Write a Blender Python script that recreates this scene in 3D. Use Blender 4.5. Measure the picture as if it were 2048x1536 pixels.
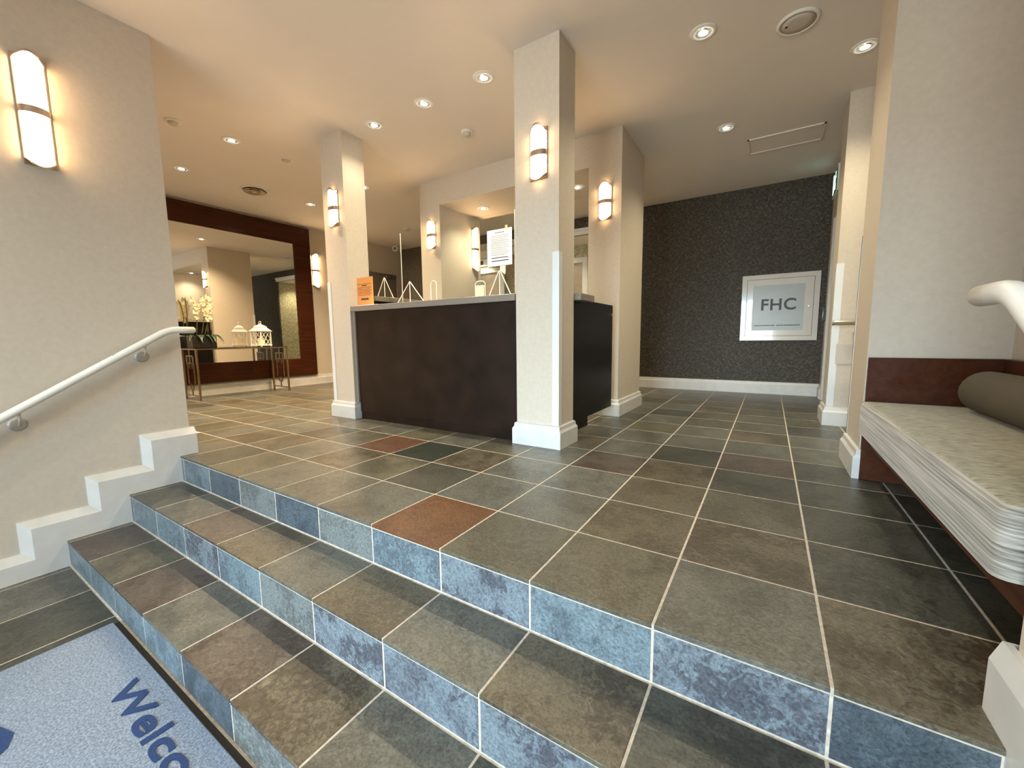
import bpy, math, random
from mathutils import Vector, Matrix
random.seed(7)
PI = math.pi
U = 0.75                       # metres per survey unit (camera height above the raised floor)
scn = bpy.context.scene
for o in list(bpy.data.objects): bpy.data.objects.remove(o)
col = scn.collection

# ------------------------------------------------------------------ camera
YAW, PIT, ROL, FPX = 0.564935, 0.112971, -0.0105965, 810.716
cy, sy = math.cos(YAW), math.sin(YAW)
fw = Vector((-sy*math.cos(PIT), cy*math.cos(PIT), -math.sin(PIT)))
r0 = Vector((cy, sy, 0)); u0 = r0.cross(fw)
rr = r0*math.cos(ROL) + u0*math.sin(ROL); uu = -r0*math.sin(ROL) + u0*math.cos(ROL)
cd = bpy.data.cameras.new('camera'); cam = bpy.data.objects.new('camera', cd); col.objects.link(cam)
m = Matrix((rr, uu, -fw)).transposed().to_4x4(); m.translation = Vector((0, 0, U)); cam.matrix_world = m
cd.sensor_width = 36; cd.sensor_fit = 'HORIZONTAL'; cd.lens = FPX/2048*36; cd.clip_start = 0.02
scn.camera = cam

# ------------------------------------------------------------------ world, daylight, exposure
w = bpy.data.worlds.new('world'); scn.world = w; w.use_nodes = True
w.node_tree.nodes['Background'].inputs[0].default_value = (0.55, 0.72, 1.0, 1)
w.node_tree.nodes['Background'].inputs[1].default_value = 1.0
la = bpy.data.lights.new('entrance_daylight', 'AREA'); la.shape = 'RECTANGLE'; la.size = 4.5; la.size_y = 2.0
la.energy = 550; la.color = (0.55, 0.80, 1.0)
lo = bpy.data.objects.new('entrance_daylight', la); col.objects.link(lo)
lo.location = (-1.0, -8.0, 2.85); lo.rotation_euler = (PI/2, 0, 0)
lb = bpy.data.lights.new('street_bounce_fill', 'AREA'); lb.shape = 'RECTANGLE'; lb.size = 5.0; lb.size_y = 2.0      # added fill lamp, stands in for an unseen sunlit street outside the doors
lb.energy = 260; lb.color = (1.0, 0.94, 0.85)
lp = bpy.data.objects.new('street_bounce_fill', lb); col.objects.link(lp); lp.location = (-1.0, -7.0, 0.6); lp.rotation_euler = (PI/2, 0, 0)
vs = scn.view_settings; vs.view_transform = 'Standard'; vs.look = 'None'; vs.gamma = 1; vs.use_curve_mapping = False
vs.exposure = 1.53
SCONCE = 14.0      # diffuser emission
SPOT = 34.0        # downlight watts
scn.cycles.max_bounces = 8; scn.cycles.transparent_max_bounces = 12

# ------------------------------------------------------------------ materials
MATS = {}
def nt(name):
    mt = bpy.data.materials.new(name); mt.use_nodes = True
    t = mt.node_tree; b = t.nodes['Principled BSDF']; MATS[name] = mt
    return mt, t, b
def N(t, typ, **kw):
    n = t.nodes.new(typ)
    for k, v in kw.items(): setattr(n, k, v)
    return n
def setin(n, **kw):
    for k, v in kw.items():
        k = k.replace('_', ' ')
        n.inputs[k].default_value = v
def rgb(*c): return (c[0], c[1], c[2], 1)
def ramp(t, stops, interp='LINEAR'):
    n = t.nodes.new('ShaderNodeValToRGB'); cr = n.color_ramp; cr.interpolation = interp
    while len(cr.elements) < len(stops): cr.elements.new(0.5)
    for e, (p, c) in zip(cr.elements, stops): e.position = p; e.color = c
    return n
def coords(t, kind='Object', scale=(1, 1, 1), rnd=False):
    tc = N(t, 'ShaderNodeTexCoord'); mp = N(t, 'ShaderNodeMapping'); mp.inputs['Scale'].default_value = scale
    src = tc.outputs[kind]
    if rnd:
        oi = N(t, 'ShaderNodeObjectInfo'); mu = N(t, 'ShaderNodeMath', operation='MULTIPLY'); mu.inputs[1].default_value = 61.7
        t.links.new(oi.outputs['Random'], mu.inputs[0])
        cx = N(t, 'ShaderNodeCombineXYZ')
        for i in range(3): t.links.new(mu.outputs[0], cx.inputs[i])
        ad = N(t, 'ShaderNodeVectorMath', operation='ADD'); t.links.new(src, ad.inputs[0]); t.links.new(cx.outputs[0], ad.inputs[1])
        src = ad.outputs[0]
    t.links.new(src, mp.inputs['Vector'])
    return mp.outputs[0]
def noise(t, vec, scale, detail=3, rough=0.5, dist=0.0):
    n = N(t, 'ShaderNodeTexNoise'); setin(n, Scale=scale, Detail=detail, Roughness=rough, Distortion=dist)
    t.links.new(vec, n.inputs['Vector']); return n
def bump(t, b, h, strength, dist=0.002):
    bp = N(t, 'ShaderNodeBump'); bp.inputs['Strength'].default_value = strength; bp.inputs['Distance'].default_value = dist
    t.links.new(h, bp.inputs['Height']); t.links.new(bp.outputs[0], b.inputs['Normal'])
def mix(t, a, b_, f):
    n = N(t, 'ShaderNodeMix', data_type='RGBA')
    if hasattr(f, 'links'): t.links.new(f, n.inputs[0])
    else: n.inputs[0].default_value = f
    for i, s in ((6, a), (7, b_)):
        if hasattr(s, 'links'): t.links.new(s, n.inputs[i])
        else: n.inputs[i].default_value = s
    return n.outputs[2]

def plain(name, c, rough=0.5, metal=0.0, var=0.12, nscale=8, bs=0.0, bscale=200, coat=0.0, spec=0.5):
    mt, t, b = nt(name); v = coords(t)
    n = noise(t, v, nscale, 4)
    lo_ = tuple(x*(1-var) for x in c); hi = tuple(min(1, x*(1+var)) for x in c)
    r = ramp(t, [(0.3, rgb(*lo_)), (0.7, rgb(*hi))]); t.links.new(n.outputs[0], r.inputs[0]); t.links.new(r.outputs[0], b.inputs['Base Color'])
    setin(b, Roughness=rough, Metallic=metal); b.inputs['Coat Weight'].default_value = coat; b.inputs['Specular IOR Level'].default_value = spec
    if bs:
        n2 = noise(t, v, bscale, 2); bump(t, b, n2.outputs[0], bs, 0.001)
    return mt
def emis(name, c, s):
    mt, t, b = nt(name); b.inputs['Base Color'].default_value = rgb(0.8, 0.8, 0.8)
    b.inputs['Emission Color'].default_value = rgb(*c); b.inputs['Emission Strength'].default_value = s
    setin(b, Roughness=0.4); return mt
def clear(name, tint=(0.97, 0.99, 0.98), refl=0.06):
    mt = bpy.data.materials.new(name); mt.use_nodes = True; t = mt.node_tree; t.nodes.clear(); MATS[name] = mt
    out = N(t, 'ShaderNodeOutputMaterial'); tr = N(t, 'ShaderNodeBsdfTransparent'); gl = N(t, 'ShaderNodeBsdfGlossy')
    tr.inputs[0].default_value = rgb(*tint); gl.inputs['Roughness'].default_value = 0.01
    lw = N(t, 'ShaderNodeLayerWeight'); lw.inputs[0].default_value = 0.5
    pw = N(t, 'ShaderNodeMath', operation='POWER'); pw.inputs[1].default_value = 4.0; t.links.new(lw.outputs['Facing'], pw.inputs[0])
    fr = N(t, 'ShaderNodeMath', operation='MULTIPLY_ADD'); fr.inputs[1].default_value = 0.6; fr.inputs[2].default_value = refl*.6; t.links.new(pw.outputs[0], fr.inputs[0])
    mx = N(t, 'ShaderNodeMixShader'); t.links.new(fr.outputs[0], mx.inputs[0]); t.links.new(tr.outputs[0], mx.inputs[1]); t.links.new(gl.outputs[0], mx.inputs[2])
    t.links.new(mx.outputs[0], out.inputs[0]); return mt

plain('wall', (0.555, 0.495, 0.42), 0.75, var=0.04, nscale=40, bs=0.35, bscale=260)
plain('ceiling', (0.70, 0.645, 0.60), 0.85, var=0.02, nscale=3, bs=0.15, bscale=180)
plain('white_trim', (0.59, 0.59, 0.585), 0.4, var=0.05, nscale=12)
plain('guard_white', (0.68, 0.71, 0.73), 0.35, var=0.03)
plain('grout', (0.50, 0.45, 0.39), 0.9, var=0.2, nscale=60)
plain('stone_counter', (0.22, 0.195, 0.17), 0.35, var=0.15, nscale=120)
plain('espresso', (0.014, 0.0075, 0.0055), 0.36, var=0.4, nscale=5, spec=0.22)
plain('black_gate', (0.006, 0.0045, 0.004), 0.34, var=0.3, spec=0.2)
plain('nickel', (0.62, 0.50, 0.40), 0.28, 1.0, var=0.05)
plain('chrome', (0.72, 0.72, 0.70), 0.15, 1.0, var=0.03)
plain('steel', (0.40, 0.39, 0.36), 0.35, 1.0, var=0.1)
plain('bronze', (0.36, 0.27, 0.17), 0.3, 1.0, var=0.1)
plain('rail_white', (0.80, 0.79, 0.76), 0.35, var=0.04)
plain('bracket_grey', (0.40, 0.37, 0.33), 0.3, var=0.1)
plain('pavement', (0.32, 0.31, 0.30), 0.9, var=0.15, nscale=20)
plain('rail_scuff', (0.03, 0.025, 0.02), 0.6)
plain('plastic_white', (0.72, 0.70, 0.66), 0.5, var=0.03)
plain('grille', (0.52, 0.47, 0.41), 0.6, var=0.1, nscale=200)
plain('black_plastic', (0.015, 0.015, 0.016), 0.35)
plain('dark_hole', (0.01, 0.01, 0.01), 0.8)
plain('mahogany_dark', (0.055, 0.016, 0.009), 0.28, var=0.35, nscale=4)
plain('paper', (0.82, 0.82, 0.85), 0.7, var=0.02)
plain('orange_paper', (0.85, 0.36, 0.10), 0.7, var=0.03)
plain('ink', (0.04, 0.035, 0.035), 0.8)
plain('ink_soft', (0.32, 0.31, 0.33), 0.8)
plain('ink_orange', (0.40, 0.15, 0.05), 0.8)
plain('tape', (0.62, 0.50, 0.26), 0.6)
plain('acrylic_edge', (0.86, 0.84, 0.78), 0.25, var=0.03)
plain('planter_black', (0.010, 0.009, 0.009), 0.35)
plain('leaf', (0.018, 0.045, 0.020), 0.35, var=0.3)
plain('stem', (0.11, 0.10, 0.03), 0.5, var=0.3)
plain('petal', (0.80, 0.70, 0.46), 0.6, var=0.08)
plain('petal_core', (0.55, 0.36, 0.08), 0.6)
plain('lantern_white', (0.80, 0.77, 0.70), 0.45, var=0.05)
plain('candle', (0.84, 0.72, 0.50), 0.6, var=0.05)
plain('soil', (0.03, 0.022, 0.016), 0.9)
plain('fhc_white', (0.66, 0.66, 0.64), 0.12, var=0.02, coat=0.5)
plain('fhc_grey', (0.36, 0.40, 0.43), 0.3, var=0.08, nscale=4)
plain('fhc_ink', (0.05, 0.055, 0.06), 0.5)
plain('door_paint', (0.50, 0.46, 0.40), 0.5, var=0.04)
plain('door_grey', (0.20, 0.17, 0.14), 0.4, var=0.1)
plain('exit_green', (0.02, 0.30, 0.16), 0.4)
plain('rubber', (0.02, 0.02, 0.018), 0.8)
plain('mat_blue', (0.014, 0.040, 0.135), 0.95, var=0.3, nscale=300, bs=0.8, bscale=500)
plain('bolster', (0.085, 0.075, 0.055), 0.8, var=0.1, nscale=300, bs=0.3, bscale=500)
plain('aluminium', (0.35, 0.35, 0.36), 0.4, 1.0, var=0.05)
emis('sconce_glow', (1.0, 0.64, 0.32), SCONCE)
emis('lamp_glow', (1.0, 0.95, 0.80), 30.0)
emis('exit_glow', (0.55, 0.95, 0.80), 1.2)
clear('plexi'); clear('pane', (0.95, 0.98, 0.97)); clear('table_glass', (0.55, 0.58, 0.55))
mt, t, b = nt('mirror_glass'); b.inputs['Base Color'].default_value = rgb(0.86, 0.86, 0.83); setin(b, Metallic=1.0, Roughness=0.0)

def wood(name, c1, c2, rough, ax):
    mt, t, b = nt(name); sc = [30, 30, 30]; sc[ax] = 1.6
    v = coords(t, scale=tuple(sc)); n = noise(t, v, 1.3, 5, 0.6, 0.6)
    r = ramp(t, [(0.3, rgb(*c1)), (0.7, rgb(*c2))]); t.links.new(n.outputs[0], r.inputs[0]); t.links.new(r.outputs[0], b.inputs['Base Color'])
    n2 = noise(t, v, 0.25, 3); r2 = ramp(t, [(0.3, rgb(rough-.08, 0, 0)), (0.7, rgb(rough+.12, 0, 0))]); t.links.new(n2.outputs[0], r2.inputs[0])
    sp = N(t, 'ShaderNodeSeparateColor'); t.links.new(r2.outputs[0], sp.inputs[0]); t.links.new(sp.outputs[0], b.inputs['Roughness']); b.inputs['Specular IOR Level'].default_value = 0.17
    return mt
wood('mahogany', (0.034, 0.0085, 0.0030), (0.066, 0.018, 0.006), 0.30, 1)
wood('bench_wood', (0.045, 0.013, 0.006), (0.075, 0.024, 0.010), 0.34, 1)

def slate(name, c1, c2, c3, blotch=0.5, rough=0.30):
    mt, t, b = nt(name); v = coords(t, rnd=True)
    n1 = noise(t, v, 3.2, 7, 0.62, 1.4); r1 = ramp(t, [(0.32, rgb(*c1)), (0.5, rgb(*c2)), (0.72, rgb(*c1))]); t.links.new(n1.outputs[0], r1.inputs[0])
    n2 = noise(t, v, 34, 6, 0.7, 1.2)
    n3 = noise(t, v, 4.5, 3, 0.5, 0.8)
    mu = N(t, 'ShaderNodeMath', operation='MULTIPLY'); t.links.new(n2.outputs[0], mu.inputs[0]); t.links.new(n3.outputs[0], mu.inputs[1])
    rm = ramp(t, [(0.235, rgb(0, 0, 0)), (0.29, rgb(1, 1, 1))]); t.links.new(mu.outputs[0], rm.inputs[0])
    sc = N(t, 'ShaderNodeMath', operation='MULTIPLY'); sp = N(t, 'ShaderNodeSeparateColor'); t.links.new(rm.outputs[0], sp.inputs[0])
    t.links.new(sp.outputs[0], sc.inputs[0]); sc.inputs[1].default_value = blotch
    cc = mix(t, r1.outputs[0], rgb(*c3), sc.outputs[0])
    n4 = noise(t, v, 110, 4, 0.75, 0.4); r4 = ramp(t, [(0.32, rgb(.50, .50, .50)), (0.5, rgb(1, 1, 1)), (0.70, rgb(1.5, 1.5, 1.5))]); t.links.new(n4.outputs[0], r4.inputs[0])
    ml = N(t, 'ShaderNodeMix', data_type='RGBA', blend_type='MULTIPLY'); ml.inputs[0].default_value = 1.0
    t.links.new(cc, ml.inputs[6]); t.links.new(r4.outputs[0], ml.inputs[7]); t.links.new(ml.outputs[2], b.inputs['Base Color'])
    rr_ = N(t, 'ShaderNodeMapRange'); rr_.inputs['To Min'].default_value = rough-.10; rr_.inputs['To Max'].default_value = rough+.16
    t.links.new(n2.outputs[0], rr_.inputs[0]); t.links.new(rr_.outputs[0], b.inputs['Roughness'])
    ad = N(t, 'ShaderNodeMath', operation='ADD'); t.links.new(n2.outputs[0], ad.inputs[0]); t.links.new(n1.outputs[0], ad.inputs[1])
    bump(t, b, ad.outputs[0], 0.45, 0.004)
    return name
SL = [slate('slate_olive', (0.0717, 0.0710, 0.0522), (0.1055, 0.0995, 0.0740), (0.0422, 0.0373, 0.0287)),
      slate('slate_grey', (0.0802, 0.0844, 0.0740), (0.1181, 0.1199, 0.1045), (0.0506, 0.0488, 0.0435)),
      slate('slate_brown', (0.0844, 0.0728, 0.0522), (0.1096, 0.0959, 0.0696), (0.0439, 0.0319, 0.0218), 0.75),
      slate('slate_dark', (0.0422, 0.0444, 0.0383), (0.0674, 0.0692, 0.0574), (0.0253, 0.0248, 0.0210)),
      slate('slate_plum', (0.0717, 0.0551, 0.0487), (0.0928, 0.0781, 0.0661), (0.0380, 0.0248, 0.0225), 0.6),
      slate('slate_gold', (0.1096, 0.0959, 0.0610), (0.1013, 0.0906, 0.0653), (0.0523, 0.0426, 0.0313), 0.7)]
slate('riser_daylit_blue', (0.1061, 0.1463, 0.1736), (0.1477, 0.1949, 0.2293), (0.0600, 0.0758, 0.0967), .6)  # grey-blue riser slates, with the blue of the daylight put into their colours
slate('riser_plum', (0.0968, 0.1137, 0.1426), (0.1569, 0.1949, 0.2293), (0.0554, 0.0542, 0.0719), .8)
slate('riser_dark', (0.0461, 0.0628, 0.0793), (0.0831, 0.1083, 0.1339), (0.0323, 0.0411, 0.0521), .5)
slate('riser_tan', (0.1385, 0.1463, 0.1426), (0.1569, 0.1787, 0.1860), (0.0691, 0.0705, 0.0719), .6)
slate('slate_rust', (0.17, 0.075, 0.030), (0.13, 0.062, 0.030), (0.09, 0.035, 0.018), 0.6)
slate('slate_green', (0.022, 0.030, 0.024), (0.032, 0.040, 0.033), (0.016, 0.020, 0.018), 0.3)
slate('slate_red', (0.11, 0.050, 0.035), (0.13, 0.075, 0.050), (0.07, 0.028, 0.020), 0.6)

def wallpaper(name, c1, c2, sc, rough):
    mt, t, b = nt(name); v = coords(t, scale=(sc, sc, sc))
    a1 = coords(t, scale=(sc*0.5, sc*0.5, sc*4)); a2 = coords(t, scale=(sc*4, sc*4, sc*0.5))
    n1 = noise(t, a1, 1.2, 2); n2 = noise(t, a2, 1.2, 2)
    vo = N(t, 'ShaderNodeTexVoronoi', distance='CHEBYCHEV'); vo.inputs['Scale'].default_value = 0.8; t.links.new(v, vo.inputs['Vector'])
    mu = N(t, 'ShaderNodeMath', operation='MULTIPLY'); t.links.new(n1.outputs[0], mu.inputs[0]); t.links.new(n2.outputs[0], mu.inputs[1])
    ml = N(t, 'ShaderNodeMath', operation='MULTIPLY_ADD'); t.links.new(vo.outputs['Distance'], ml.inputs[0]); ml.inputs[1].default_value = 0.18; t.links.new(mu.outputs[0], ml.inputs[2])
    r = ramp(t, [(0.28, rgb(*c1)), (0.46, rgb(*c2))]); t.links.new(ml.outputs[0], r.inputs[0]); t.links.new(r.outputs[0], b.inputs['Base Color'])
    setin(b, Roughness=rough); bump(t, b, ml.outputs[0], 0.4, 0.001)
wallpaper('wallpaper_dark', (0.006, 0.0045, 0.003), (0.115, 0.093, 0.060), 48, 0.6)
wallpaper('wallpaper_damask', (0.22, 0.20, 0.12), (0.52, 0.48, 0.32), 30, 0.45)

def fabric(name, sc, c1, c2, c3):
    mt, t, b = nt(name); v = coords(t, scale=sc)
    n = noise(t, v, 1.0, 3, 0.6); r = ramp(t, [(0.30, rgb(*c1)), (0.48, rgb(*c2)), (0.66, rgb(*c3))]); t.links.new(n.outputs[0], r.inputs[0])
    t.links.new(r.outputs[0], b.inputs['Base Color']); setin(b, Roughness=0.85); b.inputs['Sheen Weight'].default_value = 0.2
    bump(t, b, n.outputs[0], 0.5, 0.002); return mt
fabric('bench_fabric', (14, 2.0, 210), (0.0870, 0.0779, 0.0697), (0.2900, 0.2719, 0.2402), (0.4785, 0.4631, 0.4417))
fabric('bench_top_fabric', (30, 110, 90), (0.1450, 0.1352, 0.0899), (0.3045, 0.2867, 0.2015), (0.4350, 0.4116, 0.2945))
fabric('mat_pile', (160, 160, 60), (0.0789, 0.1044, 0.1601), (0.1579, 0.2018, 0.2864), (0.2550, 0.3201, 0.4380))

# ------------------------------------------------------------------ mesh helpers
class MB:
    def __init__(s): s.v = []; s.f = []
    def box(s, x0, x1, y0, y1, z0, z1):
        n = len(s.v); x0, x1 = sorted((x0, x1)); y0, y1 = sorted((y0, y1)); z0, z1 = sorted((z0, z1))
        s.v += [(x, y, z) for z in (z0, z1) for x, y in ((x0, y0), (x1, y0), (x1, y1), (x0, y1))]
        s.f += [tuple(n+i for i in q) for q in ((3, 2, 1, 0), (4, 5, 6, 7), (0, 1, 5, 4), (1, 2, 6, 5), (2, 3, 7, 6), (3, 0, 4, 7))]
        return s
    def cbox(s, x0, x1, y0, y1, z0, z1, c):
        """box with all vertical and horizontal edges chamfered by c"""
        import bmesh
        bm = bmesh.new(); bmesh.ops.create_cube(bm, size=1)
        for v in bm.verts: v.co = Vector(((x0+x1)/2+v.co.x*(x1-x0), (y0+y1)/2+v.co.y*(y1-y0), (z0+z1)/2+v.co.z*(z1-z0)))
        bmesh.ops.bevel(bm, geom=bm.edges[:], offset=c, segments=3 if c > .012 else 1, affect='EDGES', profile=0.5)
        bm.normal_update(); s.addbm(bm); return s
    def addbm(s, bm):
        n = len(s.v); bm.verts.ensure_lookup_table(); bm.verts.index_update()
        s.v += [tuple(v.co) for v in bm.verts]; s.f += [tuple(n+v.index for v in f.verts) for f in bm.faces]; bm.free()
    def tube(s, pts, r, seg=10, cap=True, closed=False):
        pts = [Vector(p) for p in pts]; n0 = len(s.v); k = len(pts)
        rs = r if isinstance(r, (list, tuple)) else [r]*k
        prev = None
        for i, p in enumerate(pts):
            a = pts[i-1] if (i or closed) else p; c = pts[(i+1) % k] if (i < k-1 or closed) else p
            d = (c-a).normalized()
            if prev is None:
                up = Vector((0, 0, 1)) if abs(d.z) < .9 else Vector((1, 0, 0)); x = d.cross(up).normalized()
            else: x = (prev - d*prev.dot(d)).normalized()
            prev = x; y = d.cross(x)
            for j in range(seg):
                an = 2*PI*j/seg; s.v.append(tuple(p+(x*math.cos(an)+y*math.sin(an))*rs[i]))
        for i in range(k if closed else k-1):
            for j in range(seg):
                i2 = (i+1) % k
                s.f.append((n0+i*seg+j, n0+i*seg+(j+1) % seg, n0+i2*seg+(j+1) % seg, n0+i2*seg+j))
        if cap and not closed:
            s.f.append(tuple(n0+j for j in reversed(range(seg)))); s.f.append(tuple(n0+(k-1)*seg+j for j in range(seg)))
        return s
    def lathe(s, prof, c=(0, 0, 0), seg=24, sx=1, sy_=1):
        n0 = len(s.v); k = len(prof)
        for (r, z) in prof:
            for j in range(seg):
                an = 2*PI*j/seg; s.v.append((c[0]+r*math.cos(an)*sx, c[1]+r*math.sin(an)*sy_, c[2]+z))
        for i in range(k-1):
            for j in range(seg): s.f.append((n0+i*seg+j, n0+i*seg+(j+1) % seg, n0+(i+1)*seg+(j+1) % seg, n0+(i+1)*seg+j))
        if prof[0][0] > 1e-5: s.f.append(tuple(n0+j for j in reversed(range(seg))))
        if prof[-1][0] > 1e-5: s.f.append(tuple(n0+(k-1)*seg+j for j in range(seg)))
        return s
    def prism(s, poly, axis, a, b_):
        """polygon in the two other axes (in x,y,z order) extruded along axis from a to b"""
        n0 = len(s.v); k = len(poly)
        for val in (a, b_):
            for p in poly:
                q = list(p); q.insert(axis, val); s.v.append(tuple(q))
        s.f.append(tuple(n0+i for i in reversed(range(k)))); s.f.append(tuple(n0+k+i for i in range(k)))
        for i in range(k): j = (i+1) % k; s.f.append((n0+i, n0+j, n0+k+j, n0+k+i))
        return s
    def ring(s, x0, x1, y0, y1, prof):
        """skirting round a rectangular footprint; prof = [(offset, z)...]"""
        n0 = len(s.v)
        for (o, z) in prof: s.v += [(x0-o, y0-o, z), (x1+o, y0-o, z), (x1+o, y1+o, z), (x0-o, y1+o, z)]
        for i in range(len(prof)-1):
            for j in range(4): s.f.append((n0+i*4+j, n0+i*4+(j+1) % 4, n0+i*4+4+(j+1) % 4, n0+i*4+4+j))
        return s
def wloc(p):
    v = Vector((0, 0, 0))
    while p is not None: v = v + Vector(p.location); p = p.parent
    return v
def mk(name, mb, mat, parent=None, local=False, smooth=False, loc=None):
    me = bpy.data.meshes.new(name)
    off = Vector((0, 0, 0)) if (local or parent is None) else wloc(parent)
    vv = [tuple(Vector(v)-off) for v in mb.v]
    if loc is not None: vv = [tuple(Vector(v)-Vector(loc)) for v in mb.v]
    me.from_pydata(vv, [], mb.f); me.update()
    import bmesh
    bm = bmesh.new(); bm.from_mesh(me); bmesh.ops.recalc_face_normals(bm, faces=bm.faces); bm.to_mesh(me); bm.free()
    if smooth:
        for p in me.polygons: p.use_smooth = True
    me.materials.append(MATS[mat]); o = bpy.data.objects.new(name, me); col.objects.link(o)
    if parent is not None: o.parent = parent
    elif loc is not None: o.location = loc
    return o
def tag(o, label, cat, group=None):
    o['label'] = label; o['category'] = cat
    if group: o['group'] = group
    return o
def struct(o, label=None):
    o['kind'] = 'structure'
    if label: o['label'] = label
    return o
def thing(name, loc, label, cat, group=None, rz=0):
    o = bpy.data.objects.new(name, None); col.objects.link(o); o.location = loc; o.rotation_euler = (0, 0, rz); o.empty_display_size = 0.05
    return tag(o, label, cat, group)
def copy_tree(o, parent=None):
    c = o.copy(); col.objects.link(c); c.parent = parent
    for ch in [x for x in o.children]: copy_tree(ch, c)
    return c
def autosmooth(o, ang=40):
    me = o.data
    for p in me.polygons: p.use_smooth = True
    try: me.set_sharp_from_angle(angle=math.radians(ang))
    except Exception: pass
    return o
def textmesh(name, body, size, mat, parent, matrix, extrude=0.0008, offset=0.0, sx=1.0, spacing=1.0):
    cu = bpy.data.curves.new('tmp_text', 'FONT'); cu.body = body; cu.size = size; cu.extrude = extrude; cu.offset = offset; cu.space_character = spacing
    ob = bpy.data.objects.new('tmp_text', cu); col.objects.link(ob)
    dg = bpy.context.evaluated_depsgraph_get(); me = bpy.data.meshes.new_from_object(ob.evaluated_get(dg))
    bpy.data.objects.remove(ob); bpy.data.curves.remove(cu); me.name = name
    me.transform(Matrix.Diagonal((sx, 1, 1, 1))); me.transform(matrix); me.transform(Matrix.Translation(-wloc(parent)))
    me.materials.clear(); me.materials.append(MATS[mat])
    o = bpy.data.objects.new(name, me); col.objects.link(o); o.parent = parent
    return o

# ------------------------------------------------------------------ survey numbers (metres)
def u(*a): return tuple(x*U for x in a)
ZC = 3.47*U                                  # ceiling
XM = -8.80*U; YB = 8.20*U; YA = 9.05*U       # mirror wall face, dark wall face, lift alcove back
XL = -4.38*U                                 # stair wall, left
XR = 0.57*U                                 # stair wall, right
YE = [1.368*U, 1.011*U, 0.643*U]             # stair edges
ZT = [0.0, -0.226*U, -0.455*U, -0.650*U]     # floor, treads, lower floor
P0X, P0Y, PT = -0.295*U, 1.368*U, 0.4965*U   # tile joints and pitch
YW = 1.47*U                                  # where the stair walls stop
BASE = [(0.026, 0.0), (0.026, 0.110), (0.016, 0.126), (0.013, 0.150), (0.0, 0.156)]

# ------------------------------------------------------------------ structure
o = struct(mk('floor', MB().box(-9.1*U, 2.1*U, YE[0]+.0012, 9.3*U, -0.60, -0.0010), 'grout'), 'raised lobby floor of slate tiles with pale grout'); floor = o
struct(mk('ceiling', MB().box(-9.2*U, 2.2*U, -3.8*U, 9.3*U, ZC, ZC+.1), 'ceiling'), 'smooth off-white painted ceiling')
lowfloor = struct(mk('floor_entry', MB().box(-4.9*U, 1.4*U, -3.7*U, YE[2]+.10, ZT[3]-.15, ZT[3]-.0010), 'grout'), 'lower entrance floor of slate tiles')
wl = struct(mk('wall_left', MB().box(XL-.24, XL, -3.7*U, YW, ZT[3]-.05, ZC), 'wall'), 'beige wall beside the entrance steps')
struct(mk('wall_front', MB().box(XM-.2, XL-.24, 1.05*U, 1.25*U, -.02, ZC), 'wall'))
struct(mk('wall_far_left', MB().box(XM-.2, XM, 1.25*U, 9.2*U, -.02, ZC), 'wall'), 'beige wall behind the big mirror')
struct(mk('wall_right', MB().box(XR, 1.36*U, -3.7*U, YW, ZT[3]-.05, ZC), 'wall'), 'pale wall beside the steps at the bench')
struct(mk('wall_bench', MB().box(0.565*U, 2.0*U, 3.62*U, 4.17*U, -.02, ZC), 'wall'), 'pale grey textured wall above the bench')
struct(mk('wall_bench_back', MB().box(1.22*U, 1.36*U, YW, 3.62*U, -.02, ZC), 'wall'))
struct(mk('wall_side_passage', MB().box(1.9*U, 2.0*U, 4.17*U, 5.64*U, -.02, ZC), 'wall'))
pier = struct(mk('wall_pier', MB().box(0.57*U, 2.0*U, 5.64*U, 6.05*U, -.02, ZC), 'wall'), 'pale wall end with white corner guard by the passage')
AX0, AX1, AZ = -7.45*U, -2.21*U, 3.12*U
wb = MB(); wb.box(XM-.2, AX0, YB, YB+.035, -.02, ZC); wb.box(AX1, 1.1*U, YB, YB+.035, -.02, ZC); wb.box(AX0, AX1, YB, YB+.035, AZ, ZC)
wback = struct(mk('wall_back', wb, 'wallpaper_dark'), 'dark charcoal woven wallpaper wall')
struct(mk('wall_alcove_back', MB().box(AX0-.1, AX1+.1, YA, YA+.1, -.02, AZ), 'wallpaper_damask'), 'gold damask wallpaper of the lift alcove')
struct(mk('wall_alcove_left', MB().box(AX0-.1, AX0, YB+.035, YA, -.02, AZ), 'wallpaper_damask')); struct(mk('wall_alcove_right', MB().box(AX1, AX1+.1, YB+.035, YA, -.02, AZ), 'wallpaper_damask'))
struct(mk('ceiling_alcove', MB().box(AX0-.1, AX1+.1, YB+.035, YA+.1, AZ, AZ+.1), 'ceiling'))
cr = MB(); cr.box(AX0-.05, AX1, YB-.03, YB, AZ, AZ+.055); cr.box(AX0-.05, AX1, YB-.05, YB, AZ+.055, AZ+.095)
struct(mk('trim_1', cr, 'white_trim'), 'white moulding over the lift alcove')
# right-hand wall beyond the pier, with a door opening
DW0, DW1, DZ = 6.55*U, 7.75*U, 2.70*U
wr = MB(); XS = 0.72*U
wr.box(XS, XS+.2, 6.05*U, DW0, -.02, ZC); wr.box(XS, XS+.2, DW1, YB, -.02, ZC); wr.box(XS, XS+.2, DW0, DW1, DZ, ZC)
struct(mk('wall_right_far', wr, 'wall'), 'beige wall with the exit sign')
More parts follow.
